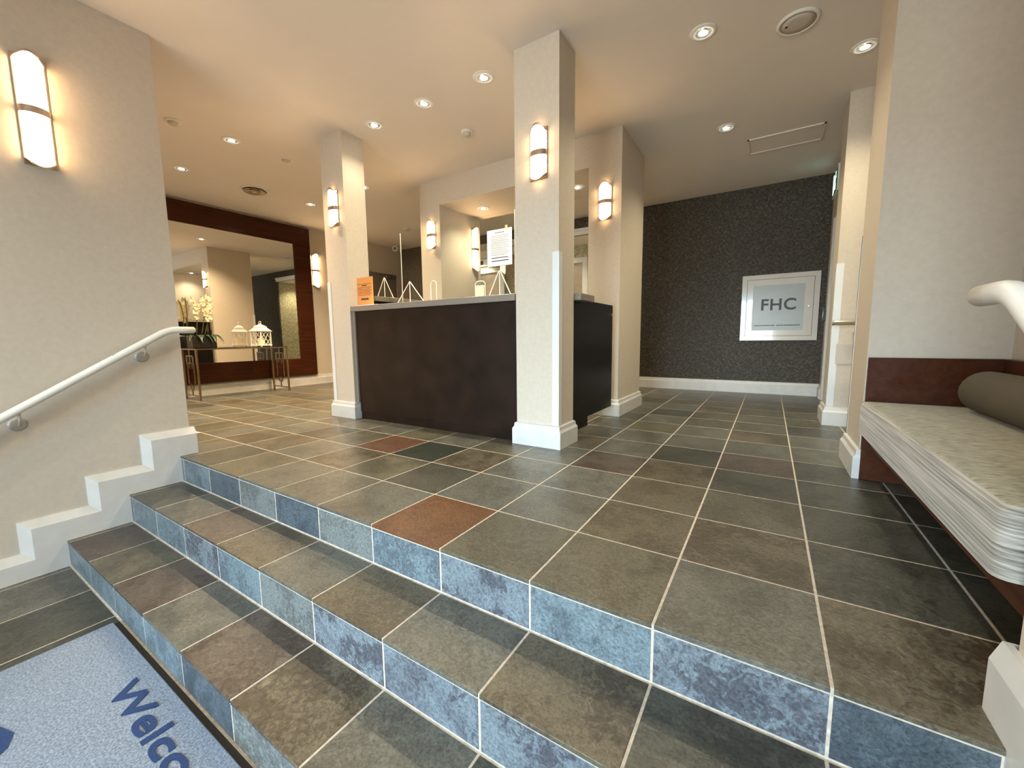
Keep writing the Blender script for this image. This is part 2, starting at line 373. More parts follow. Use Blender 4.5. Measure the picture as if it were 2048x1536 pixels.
# entrance front with glazed doors behind the camera
EY = -3.4*U; EX0, EX1, EZ = -3.0*U, 0.15*U, 2.5*U
we = MB(); we.box(XL, EX0, EY-.15, EY, ZT[3]-.05, ZC); we.box(EX1, XR, EY-.15, EY, ZT[3]-.05, ZC); we.box(EX0, EX1, EY-.15, EY, EZ, ZC)
struct(mk('wall_entry', we, 'wall'))
d1 = MB(); d1.box(EX0, EX1, EY-.10, EY-.05, EZ-.06, EZ); d1.box(EX0, EX1, EY-.10, EY-.05, ZT[3]-.003, ZT[3]+.10)
for i in range(4):
    x = EX0+(EX1-EX0-.06)*i/3; d1.box(x, x+.06, EY-.10, EY-.05, ZT[3], EZ)
d1 = struct(mk('door_1', d1, 'aluminium'), 'glazed aluminium entrance doors')
for i in range(3):
    x = EX0+(EX1-EX0-.06)*i/3
    mk('pane', MB().box(x+.06, x+(EX1-EX0-.06)/3, EY-.079, EY-.071, ZT[3]+.10, EZ-.06), 'pane', d1)

struct(mk('floor_outside', MB().box(-7, 6, -9.5, -3.7*U, ZT[3]-.2, ZT[3]-.02), 'pavement'), 'pale pavement outside the entrance')

# pillars and the framed opening behind the desk
def pillar(name, x0, x1, y0, y1, label, guard=None):
    p = struct(mk(name, MB().box(x0*U, x1*U, y0*U, y1*U, -.02, ZC), 'wall'), label)
    mk('baseboard', MB().ring(x0*U, x1*U, y0*U, y1*U, BASE), 'white_trim', p)
    if guard:
        g = MB(); z0, z1 = .157, 1.735*U
        for (gx, gy) in guard:
            X = (x0 if gx < 0 else x1)*U; Y = (y0 if gy < 0 else y1)*U
            g.box(X, X-gx*.044, Y+gy*.0, Y+gy*.004, z0, z1); g.box(X+gx*.004, X, Y+gy*.004, Y-gy*.044, z0, z1)
        mk('corner_guard', g, 'guard_white', p)
    return p
pl = pillar('pillar', -4.84, -4.42, 3.24, 3.55, 'square beige pillar at the far end of the desk front', [(-1, -1)])
pf = pillar('pillar', -2.00, -1.565, 3.24, 3.56, 'square beige pillar with a long white corner guard', [(1, -1)])
p3 = pillar('pillar', -4.90, -4.48, 5.0, 6.05, 'beige wall end behind the desk', [(-1, 1)])
p4 = pillar('pillar', -2.005, -1.59, 5.0, 6.0, 'beige wall end beside the black half gate')
hd = struct(mk('wall_header', MB().box(-4.48*U, -2.005*U, 5.0*U, 6.03*U, 3.09*U, ZC), 'wall'), 'beige beam over the opening behind the desk')
gp = MB(); g = .004
gp.box(0.57*U-g, 0.57*U, 5.64*U, 5.64*U+.05, .157, 1.755*U); gp.box(0.57*U-g, 0.57*U+.045, 5.64*U-g, 5.64*U, .157, 1.755*U)
mk('corner_guard', gp, 'guard_white', pier)
wbo = [o for o in bpy.data.objects if o.name == 'wall_bench'][0]
gb = MB(); gb.box(0.565*U-.003, 0.565*U, 4.17*U-.012, 4.17*U+.003, .157, 1.75*U); gb.box(0.565*U-.003, 0.60*U, 4.17*U, 4.17*U+.003, .157, 1.75*U)
mk('corner_guard', gb, 'steel', wbo)

# baseboards
def bseg(name, a, b_, nrm, mat='white_trim'):
    a = Vector((a[0], a[1], 0)); b_ = Vector((b_[0], b_[1], 0)); nv = Vector((nrm[0], nrm[1], 0)); mb = MB()
    for p in (a, b_):
        mb.v += [tuple(p+nv*o_+Vector((0, 0, z))) for o_, z in BASE] + [tuple(p+Vector((0, 0, 0)))]
    k = len(BASE)+1
    for i in range(k): j = (i+1) % k; mb.f.append((i, j, k+j, k+i))
    mb.f.append(tuple(range(k))); mb.f.append(tuple(range(2*k-1, k-1, -1)))
    return struct(mk(name, mb, mat))
bseg('baseboard_back', (AX1, YB), (XS, YB), (0, -1))
bseg('baseboard_back_left', (XM, YB), (AX0, YB), (0, -1))
bseg('baseboard_right', (XS, YB-.026), (XS, DW1+.08), (-1, 0))
bseg('baseboard_far_left', (XM, 1.25*U), (XM, 6.75*U), (1, 0))
struct(mk('baseboard_pier', MB().ring(0.57*U, 2.0*U, 5.64*U, 6.05*U, BASE), 'white_trim'))
bb = MB().ring(0.565*U, 2.0*U, 3.62*U, 4.17*U, BASE)
bb = MB(); x0, y0, y1 = 0.565*U, 3.60*U, 4.17*U
for (of, z) in BASE: bb.v += [(x0+.004, y0-of*.3, z), (x0-of, y0-of*.3, z), (x0-of, y1+of, z), (2.0*U, y1+of, z)]
for i in range(len(BASE)-1):
    for j in range(3): bb.f.append((i*4+j, i*4+j+1, i*4+5+j, i*4+4+j))
struct(mk('baseboard_bench', bb, 'white_trim'))
def stepped(name, xw, sgn, TH=.045, T0=.176):
    ins = .042
    out = [(YW+.024, ZT[0]+T0), (1.125*U, ZT[0]+T0), (1.125*U, ZT[1]+.156), (0.785*U, ZT[1]+.156), (0.785*U, ZT[2]+.156), (0.425*U, ZT[2]+.156), (0.425*U, ZT[3]+.135), (EY, ZT[3]+.135)]
    inn = [(YW+.024, ZT[0]+T0-ins), (1.125*U+ins, ZT[0]+T0-ins), (1.125*U+ins, ZT[1]+.156-ins), (0.785*U+ins, ZT[1]+.156-ins), (0.785*U+ins, ZT[2]+.156-ins), (0.425*U+ins, ZT[2]+.156-ins), (0.425*U+ins, ZT[3]+.135-ins), (EY, ZT[3]+.135-ins)]
    low = [(YW+.024, -.02), (1.40*U, -.02), (1.40*U, ZT[1]-.04), (1.05*U, ZT[1]-.04), (1.05*U, ZT[2]-.04), (0.68*U, ZT[2]-.04), (0.68*U, ZT[3]-.02), (EY, ZT[3]-.02)]
    mb = MB(); k = 8
    for poly, t_ in ((out, 0.0), (out, .013), (inn, TH), (low, TH)):
        mb.v += [(xw+sgn*t_, a, b_) for a, b_ in poly]
    for l in range(3):
        for i in range(k-1): mb.f.append((l*k+i, l*k+i+1, l*k+k+i+1, l*k+k+i))
    mb.f.append((0, 8, 16, 24))          # the end of the skirting
    mb.v += [(xw, YW+.024, -.02), (xw, YW+.024, ZT[0]+T0), (xw+sgn*TH, YW+.024, -.02)]
    mb.f.append((32, 33, 8, 16, 34)); mb.v += [(xw-sgn*.1, YW+.024, -.02), (xw-sgn*.1, YW+.024, T0)]; mb.f.append((32, 33, 36, 35))
    mb.f = [f for f in mb.f if f != (0, 8, 16, 24)]
    return struct(mk(name, mb, 'white_trim'), 'white stepped skirting following the stairs')
stepped('baseboard_left', XL, 1); stepped('baseboard_stairs_right', XR, -1, .028, .152)

# ------------------------------------------------------------------ slate tiles
G = 0.0065
def tile_mesh(name, sx, sy_, th, c=.0014):
    mb = MB()
    for (ix, z) in ((0, -th), (0, -c), (c, 0)):
        mb.v += [(-sx/2+ix, -sy_/2+ix, z), (sx/2-ix, -sy_/2+ix, z), (sx/2-ix, sy_/2-ix, z), (-sx/2+ix, sy_/2-ix, z)]
    for l in range(2):
        for j in range(4): mb.f.append((l*4+j, l*4+(j+1) % 4, l*4+4+(j+1) % 4, l*4+4+j))
    mb.f.append((8, 9, 10, 11))
    me = bpy.data.meshes.new(name); me.from_pydata(mb.v, [], mb.f); me.update(); me.materials.append(MATS['slate_grey']); return me
CACHE = {}
def tile(name, x0, x1, y0, y1, z, th, mat, parent):
    k = (name, round(x1-x0, 4), round(y1-y0, 4), th)
    if k not in CACHE: CACHE[k] = tile_mesh(name, x1-x0, y1-y0, th)
    o = bpy.data.objects.new(name, CACHE[k]); col.objects.link(o); o.parent = parent
    o.location = ((x0+x1)/2, (y0+y1)/2, z); o.material_slots[0].link = 'OBJECT'; o.material_slots[0].material = MATS[mat]
    return o
special = {(-3, 0): 'slate_rust', (-5, 2): 'slate_green', (-6, 2): 'slate_red', (-4, 1): 'slate_dark', (-3, 1): 'slate_grey', (-2, 0): 'slate_olive', (-1, 0): 'slate_olive',
           (0, 0): 'slate_grey', (1, 0): 'slate_brown', (-2, 1): 'slate_grey', (-1, 1): 'slate_gold', (0, 1): 'slate_brown', (1, 1): 'slate_dark', (-2, 2): 'slate_grey', (-1, 2): 'slate_gold', (0, 2): 'slate_olive',
           (1, 2): 'slate_dark', (-4, 2): 'slate_brown', (-3, 2): 'slate_grey', (-2, 3): 'slate_plum', (-1, 3): 'slate_brown', (0, 3): 'slate_dark', (1, 3): 'slate_dark', (-1, 4): 'slate_dark', (-4, 0): 'slate_grey',
           (-3, 3): 'slate_grey', (0, 4): 'slate_plum', (2, 1): 'slate_dark', (2, 2): 'slate_dark', (2, 3): 'slate_dark', (1, 4): 'slate_dark'}  # tiles by the bench picked dark: the shade there is put into their colour
def pick(i, j):
    return special.get((i, j)) or random.choice(SL[:2]+SL[:4])
NR = int((YB-P0Y)/PT)+1
for i in range(-17, 4):
    for j in range(NR):
        x0 = max(P0X+i*PT, XM)+G/2; x1 = P0X+(i+1)*PT-G/2; y0 = P0Y+j*PT+(G/2 if j else -.0015); y1 = min(P0Y+(j+1)*PT, YB)-G/2
        if x1-x0 < .03 or y1-y0 < .03: continue
        if x1 < -5*U and y1 < 2.0*U: continue            # behind the stair wall
        if x0 > 0.9*U and (y0 > 3.4*U or y1 < 1.6*U): continue
        if x0 > 0.7*U and y0 > 5.9*U: continue
        tile('floor_tile', x0, x1, y0, y1, 0.0, .012, pick(i, j), floor)
st = MB(); st.box(XL-.02, XR+.02, YE[1]+.0012, YE[0]+.05, -.60, ZT[1]-.0010); st.box(XL-.02, XR+.02, YE[2]+.0012, YE[1]+.05, -.60, ZT[2]-.0010)
stairs = struct(mk('stairs', st, 'grout'), 'three slate tiled steps up to the lobby')
TREAD = {(1, 0): 'slate_dark', (1, -1): 'slate_brown', (1, -2): 'slate_grey', (1, -3): 'slate_gold', (1, -4): 'slate_grey', (1, -5): 'slate_gold', (1, -6): 'slate_plum', (1, -7): 'slate_grey', (1, 1): 'slate_plum',
         (2, 0): 'slate_plum', (2, -1): 'slate_dark', (2, -2): 'slate_grey', (2, -3): 'slate_brown', (2, -4): 'slate_plum', (2, -5): 'slate_grey', (2, -6): 'slate_plum', (2, -7): 'slate_olive'}
RIS = {(0, 0): 'riser_plum', (0, -1): 'riser_daylit_blue', (0, -2): 'riser_plum', (0, 1): 'riser_dark', (0, -3): 'riser_daylit_blue', (0, -4): 'riser_tan', (0, -5): 'riser_dark', (0, -6): 'riser_tan', (0, -7): 'riser_dark',
       (1, -3): 'riser_plum', (1, -4): 'riser_tan', (1, -2): 'riser_plum', (1, -1): 'riser_plum', (1, -5): 'riser_daylit_blue', (1, -6): 'riser_plum', (2, -4): 'riser_dark', (2, -3): 'riser_tan'}
def riser(x0, x1, yf, z0, z1, mat):
    k = ('r', round(x1-x0, 4), round(z1-z0, 4))
    if k not in CACHE:
        me = tile_mesh('riser_tile', x1-x0, z1-z0, .010); me.transform(Matrix.Rotation(PI/2, 4, 'X')); CACHE[k] = me
    o = bpy.data.objects.new('riser_tile', CACHE[k]); col.objects.link(o); o.parent = stairs
    o.location = ((x0+x1)/2, yf, (z0+z1)/2); o.material_slots[0].link = 'OBJECT'; o.material_slots[0].material = MATS[mat]
XL2, XR2 = XL+.045, XR-.028
for s in range(3):
    for i in range(-9, 2):
        x0 = max(P0X+i*PT, XL2)+G/2; x1 = min(P0X+(i+1)*PT, XR2)-G/2
        if x1-x0 < .02: continue
        riser(x0, x1, YE[s], ZT[s+1]+.004, ZT[s]-.0175, RIS.get((s, i)) or 'riser_daylit_blue')
        if s:
            tile('tread_tile', x0, x1, YE[s]-.0015, YE[s-1]-.005, ZT[s], .012, TREAD.get((s, i)) or random.choice(SL[:5]), stairs)
    mb = MB().box(XL2, XR2, YE[s]+.003, YE[s]+.02, ZT[s]-.03, ZT[s]-.003)
for i in range(-9, 2):
    for j in range(4):
        x0 = max(P0X+i*PT, XL2)+G/2; x1 = min(P0X+(i+1)*PT, XR2)-G/2; y1 = YE[2]-j*PT-.006; y0 = y1-PT+G
        if x1-x0 < .02: continue
        tile('floor_tile', x0, x1, y0, y1, ZT[3], .012, random.choice(['slate_grey', 'slate_dark', 'slate_grey']), lowfloor)

# ------------------------------------------------------------------ wall sconces
def sconce_parts(root, W, H, D):
    """local frame: wall plane y=0, lamp towards -y, centred on z=0"""
    sag = W*.40
    def half(z0, z1, w, d, b0, b1, seg=18):
        mb = MB(); n = seg+1
        for z, b_ in ((z0, b0), (z1, b1)):
            for j in range(n):
                a = PI*j/seg; c = math.cos(a); mb.v.append((-c*w/2, -.006-math.sin(a)*d, z+b_*sag*(1-c*c)))
        for j in range(seg): mb.f.append((j, j+1, n+j+1, n+j))
        mb.f.append((seg, 0, n, n+seg)); 
        for k in (0, n):                                     # the ends, as strips back to the wall
            for j in range(seg//2): mb.f.append((k+j, k+j+1, k+seg-j-1, k+seg-j) if j < seg//2-1 else (k+j, k+j+1, k+seg-j))
        return mb
    band = .034; ze = H/2-sag-.006
    mk('back_plate', MB().cbox(-W/2-.003, W/2+.003, -.008, 0, -H/2+sag*.4, H/2-sag*.4, .002), 'nickel', root, local=True)
    autosmooth(mk('diffuser', half(band/2, ze, W-.008, D, 0, 1), 'sconce_glow', root, local=True), 50)
    autosmooth(mk('diffuser', half(-ze, -band/2, W-.008, D, -1, 0), 'sconce_glow', root, local=True), 50)
    autosmooth(mk('band', half(-band/2, band/2, W+.002, D+.005, 0, 0), 'nickel', root, local=True), 50)
    autosmooth(mk('end_cap', half(ze, ze+.006, W, D+.003, 1, 1), 'nickel', root, local=True), 50)
    autosmooth(mk('end_cap', half(-ze-.006, -ze, W, D+.003, -1, -1), 'nickel', root, local=True), 50)
def sconce(x, y, z, rz, big, label):
    root = thing('wall_sconce', (x*U, y*U, (z+1)*U), label, 'wall lamp', 'wall sconces', rz)
    if big: sconce_parts(root, .114, .575, .044)
    else: sconce_parts(root, .122, .355, .034)
    return root
sconce(-4.38, .775, 1.58, PI/2, True, 'tall two part wall sconce above the white handrail')
sconce(-8.80, 5.60, 1.56, PI/2, True, 'tall two part wall sconce beside the mahogany mirror frame')
sconce(-4.48, 5.88, 1.55, PI/2, True, 'tall wall sconce inside the opening behind the desk')
sconce(-4.62, 3.24, 1.60, 0, False, 'short lit sconce on the pillar at the desk far end')
sconce(-1.755, 3.24, 1.56, 0, False, 'short lit sconce on the pillar with long corner guard')
sconce(-4.66, 5.0, 1.64, 0, False, 'short lit sconce on the wall end behind the desk')
sconce(-1.79, 5.0, 1.64, 0, False, 'short lit sconce above the black half gate')

# ------------------------------------------------------------------ ceiling fittings
def downlight_proto():
    r = thing('downlight', (0, 0, 0), 'round recessed ceiling downlight', 'ceiling light')
    mk('trim_ring', MB().lathe([(.046, -.001), (.048, -.007), (.068, -.007), (.076, -.003), (.078, 0)], seg=28), 'plastic_white', r, local=True, smooth=True)
    mk('reflector', MB().lathe([(.048, -.006), (.044, -.0025), (.033, -.001)], seg=24), 'chrome', r, local=True, smooth=True)
    mk('lamp', MB().lathe([(.0001, -.009), (.020, -.008), (.030, -.005), (.034, -.0015), (.0001, -.001)], seg=20), 'lamp_glow', r, local=True, smooth=True)
    return r
def downlight(x, y, z, label, group, power=1.0, tilt=None):
    c = downlight_proto(); c.location = (x*U, y*U, z); c['label'] = label; c['group'] = group
    s = bpy.data.lights.new('downlight_beam', 'SPOT'); s.energy = SPOT*power; s.spot_size = math.radians(130); s.spot_blend = .9; s.shadow_soft_size = .03; s.color = (1.0, 0.74, 0.44) if power > 3 else (1.0, 0.86, 0.58)
    so = bpy.data.objects.new('downlight_beam', s); col.objects.link(so); so.location = (x*U, y*U, z-.015)
    return c
DL = [(-2.43, 3.39, ZC, 'recessed downlight over the desk front beside the guarded pillar', 1), (-3.21, 3.39, ZC, 'recessed downlight over the middle of the desk front', 1),
      (-4.0, 3.39, ZC, 'recessed downlight over the desk front beside the far end pillar', .45),
      (-5.76, 2.66, ZC, 'recessed downlight between two round ceiling fittings before the desk end', 3.2), (-7.27, 2.66, ZC, 'recessed downlight above the console table with the orchids', 3.2),
      (-7.22, 4.58, ZC, 'recessed downlight between the round vent and the tall mirror sconce', 3.2), (-5.72, 4.58, ZC, 'recessed downlight behind the pillar at the desk far end', 3.2),
      (-0.59, 3.91, ZC, 'recessed downlight beside the round ceiling speaker', 1), (0.565, 4.86, ZC, 'recessed downlight close to the pale bench wall end', 1),
      (-0.57, 5.74, ZC, 'recessed downlight next to the ceiling access hatch', 1),
      (-4.02, 5.53, 3.09*U, 'recessed downlight under the beam above the white notice', .6), (-2.385, 5.53, 3.09*U, 'recessed downlight under the beam close to the half gate', .6),
      (-6.6, 8.75, AZ, 'recessed alcove downlight before the lift behind the white notice', 1.2), (-4.4, 8.75, AZ, 'recessed alcove downlight before the lift nearer the half gate', 1.2),
      (-3.3, -.75, ZC, 'added unseen entrance downlight beside the left stair wall', .8), (-1.9, -.75, ZC, 'added unseen entrance downlight in the middle over the doormat', .8), (-.5, -.75, ZC, 'added unseen entrance downlight beside the right stair wall', .8),  # entrance lamps added out of view to even the light on the steps
      (-2.7, 8.75, AZ, 'recessed alcove downlight beside the plain damask wall', 1.2)]
for x, y, z, lab, pw in DL: downlight(x, y, z, lab, 'recessed downlights', pw)
r = thing('ceiling_speaker', (0.06*U, 4.2*U, ZC), 'round white ceiling speaker with perforated grille', 'speaker')
mk('rim', MB().lathe([(.088, -.002), (.092, -.012), (.104, -.012), (.112, 0)], seg=40), 'plastic_white', r, local=True, smooth=True)
mk('grille', MB().lathe([(.0001, -.012), (.05, -.0115), (.09, -.009)], seg=40), 'grille', r, local=True, smooth=True)
mk('mark', MB().box(-.065, -.05, -.008, .008, -.0125, -.0105), 'ink', r, local=True)
r = thing('air_diffuser', (-7.30*U, 3.66*U, ZC), 'round metal ceiling air diffuser with concentric rings', 'air vent')
mk('rim', MB().lathe([(.124, -.002), (.128, -.010), (.146, -.009), (.154, 0)], seg=40), 'plastic_white', r, local=True, smooth=True)
for ra, rb, z0, z1 in ((.088, .120, -.008, -.030), (.050, .080, -.012, -.038)):
    mk('ring', MB().lathe([(ra, z0), (rb, z1), (rb+.004, z1+.001), (ra+.005, z0+.002)], seg=40), 'nickel', r, local=True, smooth=True)
mk('throat', MB().lathe([(.0001, -.0015), (.125, -.0015)], seg=32), 'dark_hole', r, local=True)
mk('core', MB().lathe([(.0001, -.044), (.030, -.043), (.036, -.038), (.02, -.004)], seg=24), 'nickel', r, local=True, smooth=True)
def detector(x, y, rad, dep, label, z=ZC):
    r = thing('smoke_detector', (x*U, y*U, z), label, 'smoke detector')
    mk('base', MB().lathe([(.0001, -dep*.35), (rad*.95, -dep*.35), (rad, -dep*.25), (rad, 0)], seg=28), 'plastic_white', r, local=True, smooth=True)
    mk('head', MB().lathe([(.0001, -dep), (rad*.45, -dep*.97), (rad*.62, -dep*.7), (rad*.66, -dep*.35)], seg=28), 'grille', r, local=True, smooth=True)
detector(-5.81, 2.09, .058, .035, 'round smoke detector on the ceiling beside the stair wall')
detector(-5.77, 3.34, .068, .014, 'flat round cover plate on the ceiling before the desk')
detector(-3.20, 4.10, .055, .045, 'round smoke detector on the ceiling above the reception desk')
detector(-7.03, 6.75, .062, .040, 'round smoke detector near the security camera')
detector(-5.1, 7.0, .075, .010, 'flat round cover plate near the lift alcove')
r = thing('access_hatch', (0.03*U, 6.48*U, ZC), 'white flush ceiling access hatch with thin frame', 'hatch')
hx, hy = .40*U, .24*U
fr = MB(); 
for a in ((-hx, hx, -hy, -hy+.014), (-hx, hx, hy-.014, hy), (-hx, -hx+.014, -hy, hy), (hx-.014, hx, -hy, hy)): fr.box(a[0], a[1], a[2], a[3], -.010, 0)
mk('frame', fr, 'ceiling', r, local=True); mk('panel', MB().box(-hx+.02, hx-.02, -hy+.02, hy-.02, -.004, 0), 'ceiling', r, local=True)
r = thing('security_camera', (-8.45*U, 7.75*U, ZC), 'white security camera mounted at the ceiling corner', 'camera')
mk('mount', MB().lathe([(.0001, -.02), (.035, -.02), (.045, 0)], seg=20), 'plastic_white', r, local=True, smooth=True)
mk('body', MB().tube([(-.01, .04, -.055), (.02, -.04, -.075), (.05, -.12, -.092)], [.048, .055, .052], 16), 'plastic_white', r, local=True)
mk('lens', MB().tube([(.049, -.117, -.091), (.053, -.128, -.094)], .034, 14), 'black_plastic', r, local=True)

# ------------------------------------------------------------------ the mirror wall: mirror, console table, orchid, lantern
mx = XM+.03; my0, my1, mz0, mz1 = 1.95*U, 5.46*U, .225*U, 3.43*U; fwid = .375*U
r = thing('framed_mirror', (XM, 3.7*U, mz0), 'huge wall mirror in a wide mahogany frame', 'mirror')
def fr_box(a, b_, c, d_): return MB().cbox(XM+.001, mx+.02, a, b_, c, d_, .004)
mk('frame_rail', fr_box(my0, my1, mz1-fwid, mz1), 'mahogany', r); mk('frame_rail', fr_box(my0, my1, mz0, mz0+fwid), 'mahogany', r)
mk('frame_stile', fr_box(my0, my0+fwid, mz0+fwid, mz1-fwid), 'mahogany', r); mk('frame_stile', fr_box(my1-fwid, my1, mz0+fwid, mz1-fwid), 'mahogany', r)
mk('mirror_pane', MB().box(mx, mx+.006, my0+fwid, my1-fwid, mz0+fwid, mz1-fwid), 'mirror_glass', r)
cx0, cx1, cyy0, cyy1, cz = -8.66*U, -8.10*U, 2.92*U, 4.43*U, .885*U
r = thing('console_table', ((cx0+cx1)/2, (cyy0+cyy1)/2, 0), 'slim metal console table with glass top and key pattern legs', 'console table')
q = .011
def bar(name, mb, par): return mk(name, mb, 'bronze', par)
for yy in (cyy0, cyy1):
    for xx in (cx0, cx1): bar('leg', MB().cbox(xx-q, xx+q, yy-q, yy+q, 0, cz-.022, .002), r)
    bar('bottom_rail', MB().box(cx0+q, cx1-q, yy-q*.7, yy+q*.7, .045, .060), r)
    k = MB(); w_ = cx1-cx0; a0, a1 = cx0+w_*.28, cx0+w_*.72; b0, b1 = cx0+w_*.40, cx0+w_*.60; t_ = .007
    def vb(x, z0, z1): k.box(x-t_, x+t_, yy-t_, yy+t_, z0, z1)
    def hb(x0, x1, z): k.box(x0-t_, x1+t_, yy-t_, yy+t_, z-t_, z+t_)
    vb(a0, .20, cz-.10); vb(a1, .20, cz-.10); hb(a0, a1, cz-.10); hb(a0, b0, .20); hb(b1, a1, .20)
    vb((a0+a1)/2, cz-.19, cz-.022); hb(b0, b1, cz-.19); hb(b0, b1, cz-.26); vb(b0, cz-.26, cz-.19); vb(b1, cz-.26, cz-.19)
    hb(b0, b1, .14); vb(b0, .14, .20); vb(b1, .14, .20); vb((a0+a1)/2, .06, .14)
    bar('key_motif', k, r)
f = MB(); 
for a in ((cx0-q, cx1+q, cyy0-q, cyy0+q), (cx0-q, cx1+q, cyy1-q, cyy1+q), (cx0-q, cx0+q, cyy0+q, cyy1-q), (cx1-q, cx1+q, cyy0+q, cyy1-q)): f.box(*a, cz-.022, cz-.006)
bar('top_frame', f, r); mk('glass_top', MB().cbox(cx0-q, cx1+q, cyy0-q, cyy1+q, cz-.006, cz, .001), 'table_glass', r)
# orchid planter
pc = Vector((-8.36*U, 3.07*U, cz))
r = thing('orchid_planter', tuple(pc), 'black box planter of cream orchids on the console table', 'potted plant')
pb = MB().cbox(-.09, .09, -.10, .17, 0, .155, .006)
mk('pot', pb, 'planter_black', r, local=True); mk('soil', MB().box(-.08, .08, -.09, .16, .150, .158), 'soil', r, local=True)
def leaf(p, az, ln, wd, droop):
    mb = MB(); n = 6
    for i in range(n+1):
        tt = i/n; d = ln*tt; z = .03*math.sin(tt*PI)-droop*tt*tt; ww = wd*math.sin(PI*(.12+.88*tt)**.8)*.5+.001
        c = Vector(p)+Vector((math.cos(az)*d, math.sin(az)*d, z)); sd = Vector((-math.sin(az), math.cos(az), 0))
        mb.v += [tuple(c+sd*ww), tuple(c+Vector((0, 0, -.006))), tuple(c-sd*ww)]
    for i in range(n): mb.f += [(i*3, i*3+1, i*3+4, i*3+3), (i*3+1, i*3+2, i*3+5, i*3+4)]
    return mb
for (py, az, ln, dr) in ((.12, .9, .15, .10), (.13, 1.6, .15, .07), (.12, .1, .13, .09), (.04, .5, .13, .08), (.03, -.4, .12, .08), (-.04, .2, .13, .09), (-.05, -.8, .12, .06)):
    mk('leaf', leaf((.03, py, .155), az, ln, .05, dr), 'leaf', r, local=True, smooth=True)
fm = MB()
for i in range(5):
    a = 2*PI*i/5+.3; L = .026 if i % 2 else .022; n0 = len(fm.v); d = Vector((0, math.cos(a), math.sin(a))); s_ = Vector((0, -math.sin(a), math.cos(a)))
    fm.v += [(0, 0, 0), tuple(d*L*.55+s_*L*.45+Vector((.006, 0, 0))), tuple(d*L+Vector((.002, 0, 0))), tuple(d*L*.55-s_*L*.45+Vector((.006, 0, 0)))]; fm.f.append((n0, n0+1, n0+2, n0+3))
flower_me = None
stems = [((.02, .10), (.03, .15), .60, 8), ((.01, .03), (.04, .05), .56, 8), ((.0, -.02), (.03, -.06), .54, 7), ((.02, .06), (.05, .09), .46, 6)]
for (b0, t0, h, nf) in stems:
    pts = []
    for i in range(9):
        tt = i/8; pts.append((b0[0]+(t0[0]-b0[0])*tt+.03*tt**3, b0[1]+(t0[1]-b0[1])*tt+.05*math.sin(tt*2.6)*(1 if b0[1] < .1 else .15)-.03*tt, .15+h*tt*(1-.08*tt)))
    mk('stem', MB().tube(pts, .0045, 6), 'stem', r, local=True, smooth=True)
    for k in range(nf):
        tt = .50+.46*k/nf; i = min(7, int(tt*8)); fr_ = tt*8-i; p = Vector(pts[i]).lerp(Vector(pts[i+1]), fr_)+Vector((.012, random.uniform(-.022, .022), random.uniform(-.012, .012)))
        if flower_me is None: fo = mk('blossom', fm, 'petal', r, local=True); flower_me = fo.data
        else: fo = bpy.data.objects.new('blossom', flower_me); col.objects.link(fo); fo.parent = r
        fo.location = p; fo.rotation_euler = (random.uniform(-.5, .5), random.uniform(-.4, .4), random.uniform(-.9, .5)); fo.scale = [random.uniform(1.2, 1.75)*(1.15-.5*max(0, tt-.8)*3)]*3
# lantern
lc = Vector((-8.33*U, 4.08*U, cz))
r = thing('candle_lantern', tuple(lc), 'white lattice lantern with tiered roof on the console table', 'lantern', rz=.35)
hw = .085
mk('base', MB().cbox(-hw-.012, hw+.012, -hw-.012, hw+.012, .012, .030, .003), 'lantern_white', r, local=True)
for sx in (-1, 1):
    for sy2 in (-1, 1):
        mk('foot', MB().lathe([(.010, 0), (.013, .006), (.010, .014)], (sx*hw, sy2*hw, 0), 10), 'lantern_white', r, local=True)
        mk('post', MB().box(sx*hw-.007, sx*hw+.007, sy2*hw-.007, sy2*hw+.007, .030, .215), 'lantern_white', r, local=True)
for a in range(4):
    mb = MB(); R4 = Matrix.Rotation(a*PI/2, 4, 'Z')
    for pts in ([(-.06, .03), (.06, .215)], [(.06, .03), (-.06, .215)], [(0, .03), (-.075, .12), (0, .215)], [(0, .03), (.075, .12), (0, .215)]):
        mb.tube([R4 @ Vector((p[0], -hw, p[1])) for p in pts], .0035, 5)
    mk('lattice', mb, 'lantern_white', r, local=True)
def sq(z, h): return [(-h, -h, z), (h, -h, z), (h, h, z), (-h, h, z)]
mb = MB(); lv = [(.215, .100), (.228, .104), (.236, .090), (.262, .070), (.268, .058), (.285, .060), (.300, .045), (.318, .016), (.330, .012)]
for z, h in lv: mb.v += sq(z, h)
for i in range(len(lv)-1):
    for j in range(4): mb.f.append((i*4+j, i*4+(j+1) % 4, i*4+4+(j+1) % 4, i*4+4+j))
mb.f.append((3, 2, 1, 0)); mb.f.append(tuple(len(lv)*4-4+j for j in range(4))); mk('roof', mb, 'lantern_white', r, local=True)
mk('ring_handle', MB().tube([(.018*math.cos(2*PI*i/14), 0, .346+.018*math.sin(2*PI*i/14)) for i in range(14)], .004, 6, closed=True), 'lantern_white', r, local=True)
tag(mk('pillar_candle', MB().lathe([(.0001, .0301), (.042, .0301), (.043, .12), (.038, .126), (.0001, .121)], tuple(lc), 24), 'candle', smooth=False), 'cream pillar candle standing inside the white lantern', 'candle')
